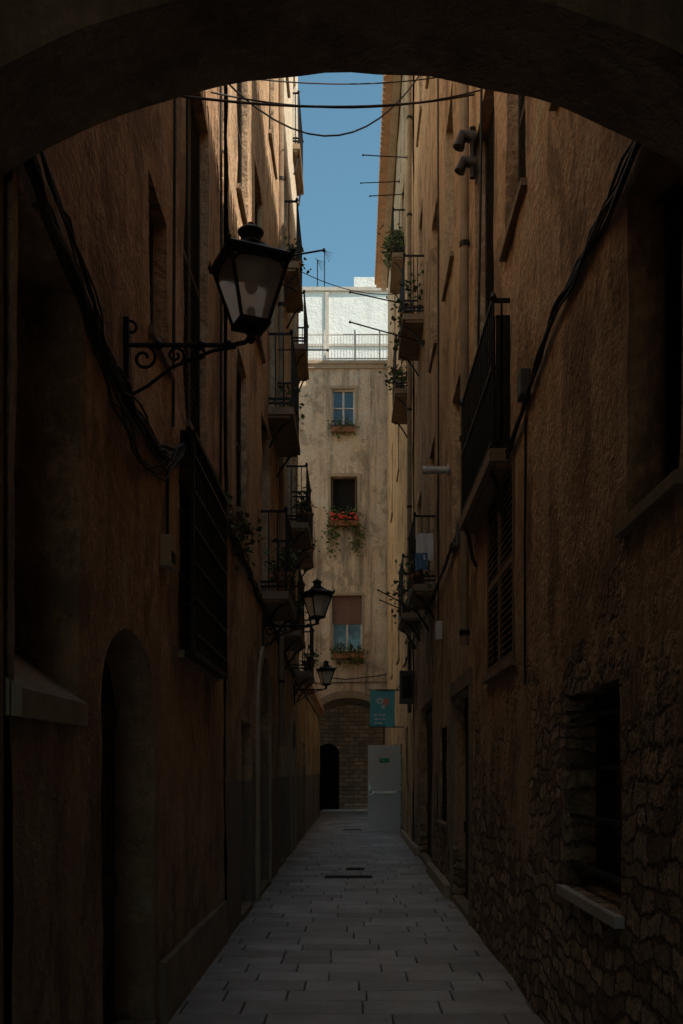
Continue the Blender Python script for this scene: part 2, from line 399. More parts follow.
# ---------------------------------------------------------------- ground
mb = MB(); mb.poly([(-250, -250, -.03), (250, -250, -.03), (250, 250, -.03), (-250, 250, -.03)]); mb.obj("ground", ["mortar"])
mb = MB(); mb.poly([(-30, -40, -.02), (30, -40, -.02), (30, -5.05, -.02), (-30, -5.05, -.02)]); mb.obj("fill_plaza", ["fill_plaza"])  # unseen pale ground behind camera, added to send fill light through the passage
mb = MB(); tones = []
y = -5.
while y < 41.4:
    dy = R.uniform(.30, .38); xx = -1.32-R.uniform(0, .6)
    while xx < 1.3:
        w = R.choice([.42, .55, .62, .7, .8])*R.uniform(.95, 1.05); a = max(xx, -1.32); b = min(xx+w, 1.31)
        if b-a > .04:
            gp = .005; ch = .007; t = [R.uniform(-.003, .003) for _ in range(4)]
            A = [(a+gp, y+gp), (b-gp, y+gp), (b-gp, y+dy-gp), (a+gp, y+dy-gp)]
            B = [(a+gp+ch, y+gp+ch), (b-gp-ch, y+gp+ch), (b-gp-ch, y+dy-gp-ch), (a+gp+ch, y+dy-gp-ch)]
            lo = mb.ring([(p[0], p[1], -.028) for p in A]); mi = mb.ring([(p[0], p[1], -.007+t[k]) for k, p in enumerate(A)]); hi = mb.ring([(p[0], p[1], t[k]) for k, p in enumerate(B)])
            mb.bridge(lo, mi); mb.bridge(mi, hi); mb.f.append(tuple(hi)); mb.m.append(0)
            tones += [R.random()]*9
        xx += w
    y += dy
ob = mb.obj("pavement", ["pave"]); at = ob.data.attributes.new("tone", "FLOAT", "FACE"); at.data.foreach_set("value", tones)

def grate(cx, cy, w, d):
    mb = MB(); z = .004
    mb.box(cx-w/2, cx+w/2, cy-d/2, cy+d/2, -.02, z-.001, 1)
    for a, b, c_, d_ in ((cx-w/2, cx+w/2, cy-d/2, cy-d/2+.03), (cx-w/2, cx+w/2, cy+d/2-.03, cy+d/2), (cx-w/2, cx-w/2+.03, cy-d/2+.03, cy+d/2-.03), (cx+w/2-.03, cx+w/2, cy-d/2+.03, cy+d/2-.03)):
        mb.box(a, b, c_, d_, z, z+.008)
    n = int(w/.05)
    for i in range(1, n): x = cx-w/2+w*i/n; mb.box(x-.009, x+.009, cy-d/2+.03, cy+d/2-.03, z, z+.007)
    mb.obj("drain_grate", ["iron", "dark"])
grate(-.08, 15.0, .72, .3); grate(.02, 16.2, .3, .3); grate(-.05, 27., .5, .3)

# ---------------------------------------------------------------- left buildings
L1ops = [O(3.62, 4.47, 1.9, 3.75, "niche", dep=.3, mat="L1"),
         O(4.9, 6.12, -.05, 2.38, "door", arch=.42, dep=.3),
         O(7.0, 8.75, 2.45, 3.95, "grille", proj=.1, nh=6, frm="wood"),
         O(7.25, 8.35, 4.15, 6.95, "shutter", dep=.12), O(5.95, 6.55, 4.25, 5.2, "shutter", dep=.15)]
L1, PL = building("brown_plaster_building", -1, XL, 3.56, 9.4, 12.8, L1ops, "L1", .14, 1., eave=.1)
mb = MB(); mb.hexa([PL(3.58, 1.8, .28), PL(4.47, 1.8, .28), PL(4.47, 1.8, -.035), PL(3.58, 1.8, -.035), PL(3.58, 2.12, .28), PL(4.47, 2.12, .28), PL(4.47, 1.9, -.035), PL(3.58, 1.9, -.035)])
mb.obj("sloped_sill", ["stone"], L1)
mb = MB()
for (a, b) in ((3.57, 4.72), (6.3, 9.38)):
    mb.hexa([PL(a, -.04, -.05), PL(b, -.04, -.05), PL(b, -.04, .05), PL(a, -.04, .05), PL(a, .38, -.035), PL(b, .38, -.035), PL(b, .40, .05), PL(a, .40, .05)])
mb.obj("plinth", ["stone_d"], L1)
L2ops = [O(10.55, 11.7, -.05, 2.15, "door", dep=.2), O(12.4, 14.0, -.05, 3.1, "door", arch=.7, dep=.25, sur=.16),
         O(10.2, 11.1, 4.3, 6.0, "shutter", dep=.12), O(12.95, 14.1, 4.0, 6.3, "french", dep=.2, frm="wood"), O(10.2, 11.2, 7.6, 9.6, "shutter", dep=.12),
         O(14.1, 15.3, 6.75, 9.1, "french", dep=.2, frm="wood"), O(12.0, 13.0, 7.0, 9.0, "shutter", dep=.12), O(14., 15, 10.6, 12.8, "shutter", dep=.12)]
L2, P2 = building("ochre_plaster_building", -1, XL+.03, 9.4, 15.9, 16.3, L2ops, "L2", .3, 2., eave=.1)
balcony(L2, -1, XL+.03, 12.7, 14.4, 3.9); balcony(L2, -1, XL+.03, 13.8, 15.6, 6.65)
YE = 21.9
L3ops = [O(16.6, 17.6, -.05, 2.4, "door"), O(19.4, 20.5, -.05, 2.6, "door", arch=.5, sur=.15),
         O(16.5, 17.5, 3.95, 6.2, "french", frm="wood"), O(18.3, 19.4, 6.15, 8.4, "french", frm="wood"), O(20.2, 21.2, 3.65, 5.6, "french", frm="wood"), O(20.3, 21.3, 6.15, 8.4, "french", frm="wood"),
         O(17., 18., 10.2, 12.3, "french", frm="wood"), O(20.2, 21.2, 10.2, 12.3, "french", frm="wood"), O(17.5, 18.5, 14.2, 16.2, "shutter", mat=5), O(20.2, 21.2, 14.2, 16.2, "shutter", mat=5)]
L3, P3 = building("pale_plaster_building", -1, XL, 15.9, YE, 19.8, L3ops, "L3", .4, 3., eave=.08)
for (a, b, z, p) in ((16.2, 17.9, 3.9, .36), (18., 19.7, 6.1, .4), (19.9, 21.6, 3.6, .38), (20.0, 21.6, 6.1, .36), (16.7, 18.3, 10.15, .3), (19.9, 21.5, 10.15, .26), (19.9, 21.5, 14.15, .15)):
    balcony(L3, -1, XL, a, b, z, p)
L4, P4 = building("low_plaster_annex", -1, XL, YE+.01, 35.9, 3.6, [O(24, 24.9, -.05, 2.3, "door"), O(30, 31, -.05, 2.3, "door")], "L3", .5, 4., depth=4.2, eave=.1)
building("cream_bounce_building", -1, -7.5, YE+.01, 35.9, 19.0, [O(25+3*i, 26+3*i, z, z+2, "shutter", mat=5) for i in range(3) for z in (5.5, 9.5, 13.5)], "cream", .6, 44., depth=5, eave=.2)  # unseen building, added to bounce warm sunlight onto the end facade

# ---------------------------------------------------------------- right buildings
R1ops = [O(3.66, 4.42, 2.7, 4.15, "open", sd=1, dep=.35), O(4.5, 5.68, .95, 2.02, "grille", horiz=1, nh=4, psill=1, dep=.22, sd=1, frm="wood"),
         O(7.5, 9.0, 2.45, 4.0, "shutter", dep=.05, mat=5), O(7.0, 7.95, 5.75, 7.7, "shutter", dep=.16), O(8.6, 9.95, 4.2, 7.9, "shutter", dep=.16), O(5.0, 5.9, 5.6, 7.5, "shutter", dep=.16)]
R1, PR = building("umber_plaster_building", 1, XR, 3.56, 10.2, 10.2, R1ops, "R1", .14, 11., eave=.06)
balcony(R1, 1, XR, 7.7, 9.95, 4.1, .16, 1.15, True)
R2ops = [O(10.4, 12.3, -.05, 2.5, "door", dep=.2, sur=.14, sd=1), O(13.2, 14.2, .9, 2.2, "grille", nh=4, dep=.15, frm="wood"),
         O(11.4, 12.4, 4.4, 6.2, "shutter"), O(12.3, 13.4, 8., 10.2, "shutter")]
R2, _ = building("sienna_plaster_building", 1, XR+.02, 10.2, 14.6, 13.2, R2ops, "R2", .3, 12., eave=.06)
R2bops = [O(15.8, 18.6, -.05, 2.75, "door", dep=.2), O(15.1, 16.2, 4.45, 6.7, "french", frm="wood"), O(18.4, 19.5, 4.55, 6.8, "french", frm="wood"),
         O(17.8, 18.9, 9.65, 11.9, "french", frm="wood"), O(14.8, 15.8, 8., 10.2, "shutter"), O(15.5, 16.5, 13, 15, "shutter"), O(18., 19., 13.6, 15.3, "shutter")]
R2b, _ = building("tall_plaster_building", 1, XR+.02, 14.6, 20.4, 16.1, R2bops, "R2", .3, 12.5, eave=.06)
balcony(R2b, 1, XR+.02, 14.9, 16.5, 4.4, .35); balcony(R2b, 1, XR+.02, 18.2, 19.8, 4.5, .36); balcony(R2b, 1, XR+.02, 17.4, 19.1, 9.6, .38)
R3ops = [O(21.2, 22.2, 9.65, 11.9, "french", frm="wood"), O(24.8, 25.7, -.05, 2.3, "door"), O(22, 23, -.05, 2.6, "door"), O(29, 30, -.05, 2.4, "door"), O(26.5, 27.5, 4.6, 6.6, "shutter", mat=5),
         O(26.5, 27.5, 9.65, 11.9, "french", frm="wood"), O(31, 32, 9.65, 11.9, "shutter", mat=5), O(31, 32, 4.6, 6.6, "shutter", mat=5), O(22, 23, 4.6, 6.6, "shutter", mat=5), O(24, 25, 14, 16, "shutter", mat=5), O(29, 30, 14, 16, "shutter", mat=5)]
R3, _ = building("orange_plaster_building", 1, XR, 20.4, 35.85, 19., R3ops, "R3", .4, 13., eave=.41, depth=4.)
balcony(R3, 1, XR, 20.8, 22.6, 9.6, .36); balcony(R3, 1, XR, 23.6, 25.4, 13.9, .3)
mb = MB(); mb.box(XR-.07, XR+.05, 12.5, 15.75, -.02, .16); mb.box(XR-.06, XR+.05, 18.7, 24.6, -.02, .15); mb.obj("kerb", ["stone"])

# ---------------------------------------------------------------- archway building over the camera
A = empty("archway_building")
mb = MB()
def soff(xr, rise, zc, n=28):
    hw = xr; rad = (hw*hw+rise*rise)/(2*rise); c0 = zc-rad; a0 = math.asin(hw/rad)
    return [(.5*(XL+XR)+rad*math.sin(-a0+2*a0*k/n), c0+rad*math.cos(-a0+2*a0*k/n)) for k in range(n+1)]
far = soff(1.235, .36, 4.09)
Y0, Y1 = 3.12, 3.55
seg = 5
for (p, q) in zip(far, far[1:]):
    for k in range(seg):
        ya, yb = Y0+(Y1-Y0)*k/seg, Y0+(Y1-Y0)*(k+1)/seg
        d_ = lambda P_, y: (P_[0], y, P_[1]+.016*nz(P_[0]*4, y*3, 1))
        mb.poly([d_(p, ya), d_(q, ya), d_(q, yb), d_(p, yb)])
    mb.poly([(p[0], Y1, p[1]+.016*nz(p[0]*4, Y1*3, 1)), (q[0], Y1, q[1]+.016*nz(q[0]*4, Y1*3, 1)), (q[0], Y1, 9.5), (p[0], Y1, 9.5)])
    mb.poly([(p[0], Y0, p[1]+.016*nz(p[0]*4, Y0*3, 1)), (q[0], Y0, q[1]+.016*nz(q[0]*4, Y0*3, 1)), (q[0], Y0, 4.6), (p[0], Y0, 4.6)])
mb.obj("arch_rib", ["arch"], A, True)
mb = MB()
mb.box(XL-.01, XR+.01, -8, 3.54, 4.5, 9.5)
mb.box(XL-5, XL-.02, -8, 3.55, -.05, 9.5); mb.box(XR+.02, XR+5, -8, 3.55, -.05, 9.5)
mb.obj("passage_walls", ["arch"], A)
mb = MB()
for i in range(12): yy = 2.6-i*.85; mb.box(XL, XR, yy, yy+.14, 4.36, 4.499)
mb.obj("ceiling_beams", ["wood"], A)

# ---------------------------------------------------------------- end building
E = empty("beige_plaster_building"); PE = front_map(36.)
Eops = [O(-.80, .03, 14.1, 15.43, "window", sur=.08, dep=.18), O(-.84, .12, 10.5, 12.25, "open", sur=.1, dep=.3), O(-.80, .3, 5.95, 7.95, "blind", sur=.08, dep=.2),
        O(-1.5, 1.14, -.05, 4.25, "void", arch=.85, dep=4.0)]
wall(E, "facade", PE, -5.5, 6, -.05, 16.3, Eops, "end", .3, 21.)
for o in Eops: panel(E, PE, o)
mb = MB(); mb.box(-5.5, 6, 35.88, 36.3, 16.3, 16.42); mb.box(-5.5, 6, 35.93, 36.02, 16.15, 16.298); mb.obj("cornice", ["stone"], E)
mb = MB(); mb.box(-5.5, -1.501, 36.05, 40, -.05, 16.2); mb.box(1.141, 6, 36.05, 40, -.05, 16.2); mb.box(-1.501, 1.141, 36.5, 40, 4.26, 16.2); mb.obj("building_mass", ["end"], E)
mb = MB()
for zz in (17.42, 16.55): mb.box(-5, 2, 36.1, 36.14, zz, zz+.04)
for i in range(64): xx = -5+i*.11; mb.box(xx, xx+.018, 36.11, 36.13, 16.43, 17.42)
for xx in (-4, -2.2, -1.1, .0, .9): mb.box(xx, xx+.06, 36.08, 36.16, 16.42, 17.6)
mb.obj("terrace_railing", ["frame"], E)
mb = MB()
mb.tube([(-1.2, 35.9, 5.0), (-.3, 35.85, 4.9), (.8, 35.9, 5.02), (1.2, 35.9, 5.1)], .02); mb.tube([(-1.5, 35.95, 4.78), (1.2, 35.95, 4.82)], .015)
mb.obj("facade_cable", ["cable"], E)
mb = MB(); o = Eops[3]; ap = arch_pts(o, 22); um = (o["u0"]+o["u1"])/2; hw = (o["u1"]-o["u0"])/2; zc = o["v1"]-o["arch"]
for p, q in zip(ap, ap[1:]):
    e_ = lambda t: (um+(t[0]-um)*(1+.22/hw), zc+(t[1]-zc)*(1+.26/o["arch"]))
    p2, q2 = e_(p), e_(q)
    mb.hexa([PE(*p, -.05), PE(*q, -.05), PE(*q, .06), PE(*p, .06), PE(*p2, -.05), PE(*q2, -.05), PE(*q2, .06), PE(*p2, .06)])
mb.obj("arch_ring", ["stone_d"], E)

W = empty("white_building"); PW = front_map(41.5)
Wops = [O(-1.55, -.62, -.05, 2.75, "void", arch=.46, dep=.5)]
wall(W, "courtyard_wall", PW, -6, 7, -.05, 4.6, Wops, "brick", .4, 30.)
wall(W, "facade", PW, -6, 7, 4.6, 21.6, [O(-3.4, -2.5, 17, 19.4, "shutter", mat=5)], "white", .5, 31.)
panel(W, PW, O(-3.4, -2.5, 17, 19.4, "shutter", mat=5))
mb = MB(); mb.box(-6, 7, 41.95, 48, -.05, 21.5, 0); mb.box(-6, 7, 41.4, 48, 21.6, 21.75, 1); mb.box(.0, 1.4, 41.7, 44, 21.76, 22.3, 0)
mb.box(-6, 7, 41.44, 41.49, 19.3, 19.4, 1); mb.box(-1.2, -1.05, 41.42, 41.49, 16, 21.55, 1)
mb.obj("building_mass", ["white", "sill"], W)
mb = MB()
for i in range(9): x = -1.5+i*.1; mb.box(x, x+.02, 41.7, 41.72, 0, 2.7)
for z in (.1, 1.2, 2.2): mb.box(-1.55, -.62, 41.69, 41.73, z, z+.04)
mb.box(-1.55, -.62, 41.93, 41.94, -.05, 2.8, 1); mb.obj("iron_gate", ["iron", "dark"], W)
mb = MB()
for (x, h) in ((-1.55, 1.5), (-1.25, 1.9)):
    mb.tube([(x, 42.2, 21.7), (x, 42.2, 21.75+h)], .022)
    for k in range(4): mb.tube([(x-.05, 42.0-.1*k, 21.7+h-.03*k), (x+.35-.05*k, 42.3, 21.7+h-.12*k)], .01, 0, 4)
mb.obj("tv_antenna", ["iron"])

# ---------------------------------------------------------------- lamps
def street_lamp(y, z, arm, X=XL, sc=1., rot=.42):
    e = empty("street_lamp"); mb = MB(); cx = X+arm; zb = z+.06
    mb.box(X-.01, X+.025, y-.03, y+.03, zb-.42, zb+.04)
    mb.tube([(X, y, zb-.1), (X+arm*.55, y, zb-.1), (cx-.1, y, zb-.1), (cx-.03, y, zb-.085), (cx, y, z)], .013, 0, 8)
    def spiral(c, r0, r1, a0, turns, n=26):
        return [(c[0]+(r0+(r1-r0)*k/n)*math.cos(a0+turns*2*math.pi*k/n), y, c[1]+(r0+(r1-r0)*k/n)*math.sin(a0+turns*2*math.pi*k/n)) for k in range(n+1)]
    mb.tube(spiral((X+.10, zb-.17), .018, .075, 0, 1.35), .009, 0, 6)
    mb.tube(spiral((X+.27, zb-.155), .012, .05, 1, -1.3), .008, 0, 6)
    mb.tube(spiral((X+.40, zb-.15), .01, .042, 2, 1.3), .008, 0, 6)
    mb.tube([(X+.01, y, zb-.38), (X+.12, y, zb-.32), (X+.25, y, zb-.22), (X+arm*.7, y, zb-.13), (cx-.08, y, zb-.11)], .010, 0, 6)
    mb.tube(spiral((X+.03, zb-.01), .01, .055, 3, 1.2), .008, 0, 6)
    for xx in (X+.18, X+arm*.6, cx-.12): mb.lathe((xx, y, zb-.125), [(.008, 0), (.022, .012), (.022, .035), (.008, .05)], 8)
    mb.obj("bracket", ["iron"], e)
    mb = MB(); c = (cx, y, z)
    hb, ht, H = .095*sc, .195*sc, .38*sc
    def sq(h, zz): return [(c[0]+h*math.sqrt(2)*math.cos(rot+math.pi/4+k*math.pi/2), c[1]+h*math.sqrt(2)*math.sin(rot+math.pi/4+k*math.pi/2), c[2]+zz) for k in range(4)]
    r4 = lambda prof, mi=0: mb.lathe(c, [(h*math.sqrt(2), zz) for h, zz in prof], 4, mi, rot+math.pi/4)
    mb.lathe(c, [(.012, -.03), (.03, -.01), (.02, .01), (.035, .03), (.02, .05)], 10)
    r4([(.03, .04), (hb+.01, .055), (hb+.01, .075), (hb-.02, .076)])
    b = sq(hb, .075); t = sq(ht, .075+H)
    for k in range(4):
        mb.tube([b[k], t[k]], .010, 0, 6)
        mb.tube([b[k], b[(k+1) % 4]], .009, 0, 5); mb.tube([t[k], t[(k+1) % 4]], .013, 0, 5)
        q1, q2 = Vector(t[k]), Vector(t[(k+1) % 4]); d1 = Vector(b[k])-q1; d2 = Vector(b[(k+1) % 4])-q2
        mb.tube([q1+d1*.18, q1.lerp(q2, .12)+d1*.06, q1.lerp(q2, .3)+d1*.03], .006, 0, 4)
        mb.tube([q2+d2*.18, q2.lerp(q1, .12)+d2*.06, q2.lerp(q1, .3)+d2*.03], .006, 0, 4)
    z1 = .075+H
    r4([(ht+.008, z1), (ht+.025, z1+.012), (ht+.025, z1+.03), (ht+.005, z1+.045), (ht*.62, z1+.10*sc), (ht*.40, z1+.135*sc), (ht*.36, z1+.15*sc)])
    mb.lathe((c[0], c[1], c[2]+z1+.145*sc), [(.085*sc, 0), (.07*sc, .02), (.066*sc, .07*sc), (.085*sc, .078*sc), (.09*sc, .09*sc), (.06*sc, .115*sc), (.02, .13*sc), (.012, .14*sc), (.016, .15*sc), (.004, .155*sc)], 14)
    for p in sq(ht+.02, z1+.03): mb.lathe(p, [(.01, 0), (.014, .015), (.006, .03), (.002, .05)], 6)
    mb.obj("lantern_frame", ["iron"], e)
    mb = MB(); b = sq(hb-.004, .078); t = sq(ht-.006, z1-.002)
    for k in range(4): mb.poly([b[k], b[(k+1) % 4], t[(k+1) % 4], t[k]])
    mb.obj("glass", ["lglass"], e)
    mb = MB(); mb.lathe((c[0], c[1], c[2]+z1-.14), [(.02, 0), (.04*sc, .02), (.045*sc, .06), (.07*sc, .09), (.1*sc, .13)], 12); mb.lathe((c[0], c[1], c[2]+.08), [(.03*sc, 0), (.03*sc, .06), (.012, .08)], 8); mb.obj("lamp_bulb", ["diff"], e)
    return e
street_lamp(5.35, 3.93, .675, sc=.80); street_lamp(13.0, 3.54, .72, XL+.03, .74, .5); street_lamp(20.3, 3.3, .66, XL, .72, .3)

# ---------------------------------------------------------------- cables
def wcable(name, pts, r=.012, n=1, jit=.03, s=-1, mat="cable"):
    mb = MB()
    for k in range(n):
        out = []; ph = R.uniform(0, 50)
        for i in range(len(pts)-1):
            p, q = Vector(pts[i]), Vector(pts[i+1]); m_ = max(2, int((q-p).length/.15))
            for t in range(m_):
                v = p.lerp(q, t/m_); v.z += jit*2*nz(v.y*1.3, ph)+jit*.8*nz(v.y*5, ph); v.x += -s*(.02+abs(jit*nz(v.y*2, ph+9))); out.append(v)
        mb.tube(out, r*R.uniform(.5, 1.2), 0, 6)
    return mb.obj(name, [mat], None, True)
lz = [(XL, 3.56, 3.85), (XL, 4.1, 3.74), (XL, 4.8, 3.64), (XL, 5.4, 3.58), (XL, 5.9, 3.55), (XL, 6.4, 3.62), (XL, 6.8, 3.78), (XL, 7.2, 3.95), (XL, 7.7, 4.03), (XL, 8.8, 4.0), (XL+.03, 9.6, 3.85), (XL+.03, 10.7, 3.85), (XL+.03, 12.6, 3.72), (XL, 16, 3.7), (XL, 20, 3.5), (XL, 21.8, 3.5)]
wcable("cable_bundle", lz, .010, 10, .06)
wcable("cable_bundle", [(XL, 3.56, 4.0), (XL, 4.2, 3.85), (XL, 4.9, 3.5), (XL, 5.6, 3.35), (XL, 6.2, 3.45), (XL, 6.8, 3.75), (XL, 7.3, 4.0)], .008, 4, .07)
wcable("cable_bundle", [(XR, 3.56, 4.2), (XR, 4.5, 4.22), (XR, 6, 4.3), (XR, 7.5, 4.05), (XR, 10, 4.02), (XR, 12, 4.3), (XR, 14.7, 4.2), (XR, 18, 4.2), (XR, 24, 4.1)], .011, 6, .04, 1)
wcable("wall_cable", [(XL, 6.65, 3.9), (XL, 6.7, 6), (XL, 6.68, 10)], .013, 2, .02)
wcable("wall_cable", [(XL, 9.0, 4.0), (XL, 9.05, 6), (XL, 9.0, 9)], .011, 2, .03)
wcable("wall_cable", [(XR, 9.6, 4.2), (XR-.02, 9.3, 6), (XR, 9.1, 9), (XR, 9, 10)], .01, 1, .06, 1)
wcable("wall_cable", [(XR+.02, 11.0, 4.2), (XR+.02, 11.1, 7), (XR+.02, 11.0, 12)], .011, 2, .03, 1)
wcable("wall_cable", [(XR+.02, 14.2, 4.2), (XR+.02, 14.2, 8), (XR+.02, 14.3, 13)], .012, 2, .03, 1)
wcable("wall_cable", [(XR, 6.9, 2.2), (XR, 6.9, 3.2), (XR, 6.85, 4.2)], .009, 2, .015, 1)
def span(a, b, sag, r=.009):
    mb = MB(); a, b = Vector(a), Vector(b); mb.tube([a.lerp(b, t/16)-Vector((0, 0, sag*4*(t/16)*(1-t/16))) for t in range(17)], r, 0, 6); mb.obj("overhead_cable", ["cable"], None, True)
def at(px, py, D): return ((px-354)*D/995, D, 1.6+(771-py)*D/995)
span((XL, 7.0, 6.35), (XR, 10.0, 8.4), .10, .010)
span((XL, 8.5, 7.4), (XR, 9.5, 8.1), .15, .008)
span((XL, 8.8, 7.8), (XR, 13, 11.3), .95, .009)
span((XL, 9, 7.9), (XR, 12, 10.), .1, .007)
span((XL+.03, 14, 11.8), (XR, 18, 14.3), .15, .01)
span((XL, 21, 12.2), (XR, 25, 13.6), .2, .01)

def pole(a, b, r=.016):
    mb = MB(); a, b = Vector(a), Vector(b); mb.tube([a, a.lerp(b, .5)-Vector((0, 0, .004)), b], r, 0, 6)
    d = (b-a).normalized(); mb.lathe(b, [(r*1.4, -.02), (r*1.6, 0), (r*.8, .02)], 6); mb.lathe(a, [(.035, -.03), (.035, .03)], 8); mb.obj("drying_pole", ["iron"])
for (D, zy, px, dz) in ((17, 322, 350, .1), (18, 292, 350, .06), (24, 196, 370, -.1), (26, 183, 361, -.1), (22, 155, 363, -.06), (19, 590, 378, .15), (21, 600, 380, .1)):
    q = at(px, zy, D); pole((XR, D+.3, q[2]-dz*2.2), q, .013)
for (D, py, px, dz) in ((12, 250, 324, -.25), (16, 350, 328, -.1), (11, 290, 296, .1)):
    q = at(px, py, D); pole((XL, D-.3, q[2]+dz*1.2), q, .012)

mb = MB(); mb.tube([(XR+.02, 12.8, 5.47), (XR-.32, 12.8, 5.47)], .045, 0, 14); mb.tube([(XR-.27, 12.8, 5.47), (XR-.33, 12.8, 5.47)], .052, 0, 14); mb.tube([(XR+.0, 12.8, 5.47), (XR-.012, 12.8, 5.47)], .08, 0, 14); mb.obj("vent_pipe", ["pvc"])
mb = MB()
mb.tube([(XR, 9.9, 7.9), (XR-.13, 9.9, 7.92), (XR-.17, 9.9, 7.8)], .06, 0, 12); mb.tube([(XR, 9.9, 7.65), (XR-.12, 9.9, 7.66), (XR-.16, 9.9, 7.56)], .055, 0, 12); mb.tube([(XR-.03, 9.9, 7.5), (XR-.03, 9.9, 8.0)], .03, 0, 8); mb.obj("clay_vent", ["wood"], None, True)
def rbox(name, x0, x1, y0, y1, z0, z1, mat, extra=None):
    mb = MB(); mb.box(x0, x1, y0, y1, z0, z1, 0)
    if extra: extra(mb)
    o = mb.obj(name, [mat, "iron", "frame"]); b = o.modifiers.new("b", "BEVEL"); b.width = min(.012, (x1-x0)*.2); b.segments = 2; return o
rbox("electric_meter_box", XL, XL+.07, 6.3, 6.46, 2.9, 3.1, "stone", lambda m: (m.box(XL+.07, XL+.08, 6.33, 6.43, 2.93, 3.0, 1), m.tube([(XL+.03, 6.4, 3.1), (XL+.03, 6.4, 3.55)], .012, 1)))
rbox("fuse_box", XR-.3, XR, 19.8, 20.1, 2.95, 3.6, "pvcd", lambda m: (m.box(XR-.25, XR-.05, 19.785, 19.8, 3.05, 3.5, 1), m.tube([(XR-.1, 20, 3.6), (XR-.1, 20, 4.2)], .02, 1)))
rbox("alarm_box", XR-.09, XR, 13.6, 13.8, 3.4, 3.65, "frame", lambda m: m.tube([(XR-.05, 13.7, 3.65), (XR-.05, 13.7, 4.2)], .012, 1))
rbox("junction_box", XR-.07, XR, 6.8, 6.98, 4.18, 4.36, "pvcd"); rbox("junction_box", XL, XL+.07, 9.0, 9.2, 3.85, 4.1, "pvcd"); rbox("junction_box", XR-.07, XR+.02, 11.0, 11.2, 4.1, 4.35, "pvcd")
def drainpipe(X, s, y, z0, z1):
    mb = MB(); x = X-s*.07; mb.tube([(x, y, z0), (x, y, z0+.1)]+[(x, y, z) for z in (4, 8, 9)]+[(x, y, z1)], .045, 0, 10)
    for z in range(int(z0)+1, int(z1), 2): mb.tube([(x, y, z), (x, y, z+.05)], .055, 1, 10)
    mb.obj("drainpipe", ["stone_d", "iron"])
drainpipe(XR, 1, 20.45, 2.8, 16.0); drainpipe(XL, -1, 15.85, 2.0, 14); drainpipe(XR, 1, 10.25, 2.9, 10.0)

D = empty("open_metal_door"); mb = MB()
x0, x1, yd = .36, 1.19, 25.7
mb.box(x0, x1, yd, yd+.05, .04, 2.27, 0); mb.box(x0+.05, x1-.05, yd-.006, yd, .12, 2.2, 0)
mb.box(x0+.02, x1-.02, yd-.1, yd-.06, 1.02, 1.09, 1)
for x in (x0+.05, x1-.09): mb.box(x, x+.05, yd-.1, yd-.006, .98, 1.13, 1)
mb.box(x0+.3, x1-.28, yd-.012, yd-.0065, 1.82, 1.93, 2); mb.box(x0+.34, x1-.4, yd-.015, yd-.0125, 1.86, 1.89, 3)
mb.tube([(x1+.01, yd+.02, .1), (x1+.01, yd+.02, 2.2)], .018, 1)
mb.box(x0+.02, x0+.06, yd-.03, yd-.006, .9, 1.3, 1)
o = mb.obj("door_leaf", ["metal", "steel", "green", "signw"], D); b = o.modifiers.new("b", "BEVEL"); b.width = .006; b.segments = 2

S = empty("banner_sign"); yb = 24.; k_ = yb/995
bx0, bx1, bz0, bz1 = 16*k_, 41*k_, 1.6+(771-727)*k_, 1.6+(771-690)*k_
mb = MB(); nU, nV = 6, 8; idx = []
for j in range(nV+1):
    idx.append(mb.ring([(bx0+(bx1-bx0)*i/nU, yb+.02*math.sin(i*1.1+j*.5), bz0+(bz1-bz0)*j/nV) for i in range(nU+1)]))
for j in range(nV):
    for i in range(nU): mb.f.append((idx[j][i], idx[j][i+1], idx[j+1][i+1], idx[j+1][i])); mb.m.append(0)
mb.obj("banner_cloth", ["sign"], S, True)
mb = MB(); yy = yb-.028
cx = (bx0+bx1)/2; cz = bz0+(bz1-bz0)*.66
def disc(x, z, rx, rz, mi, y): mb.poly([(x+rx*math.cos(t*math.pi/8), y, z+rz*math.sin(t*math.pi/8)) for t in range(16)], mi)
disc(cx-.06, cz+.04, .09, .08, 0, yy); disc(cx+.09, cz+.02, .07, .1, 1, yy-.001); disc(cx-.06, cz+.04, .04, .035, 2, yy-.002); disc(cx+.02, cz-.1, .05, .06, 0, yy-.001)
for j, ws in enumerate(((.07, .05, .09), (.1, .04, .06), (.05, .12))):
    x = bx0+.1
    for w in ws: mb.box(x, x+w, yy, yy+.002, bz0+.27-j*.1, bz0+.31-j*.1, 0); x += w+.03
mb.obj("printed_emblem", ["signw", "signr", "sign"], S)
mb = MB(); mb.tube([(bx0-.03, yb, bz1), (XR, yb, bz1)], .016); mb.tube([(bx0-.03, yb, bz0), (XR, yb, bz0)], .012); mb.tube([(bx1+.04, yb, bz1), (XR, yb, bz1+.35)], .01); mb.obj("banner_bracket", ["iron"], S)

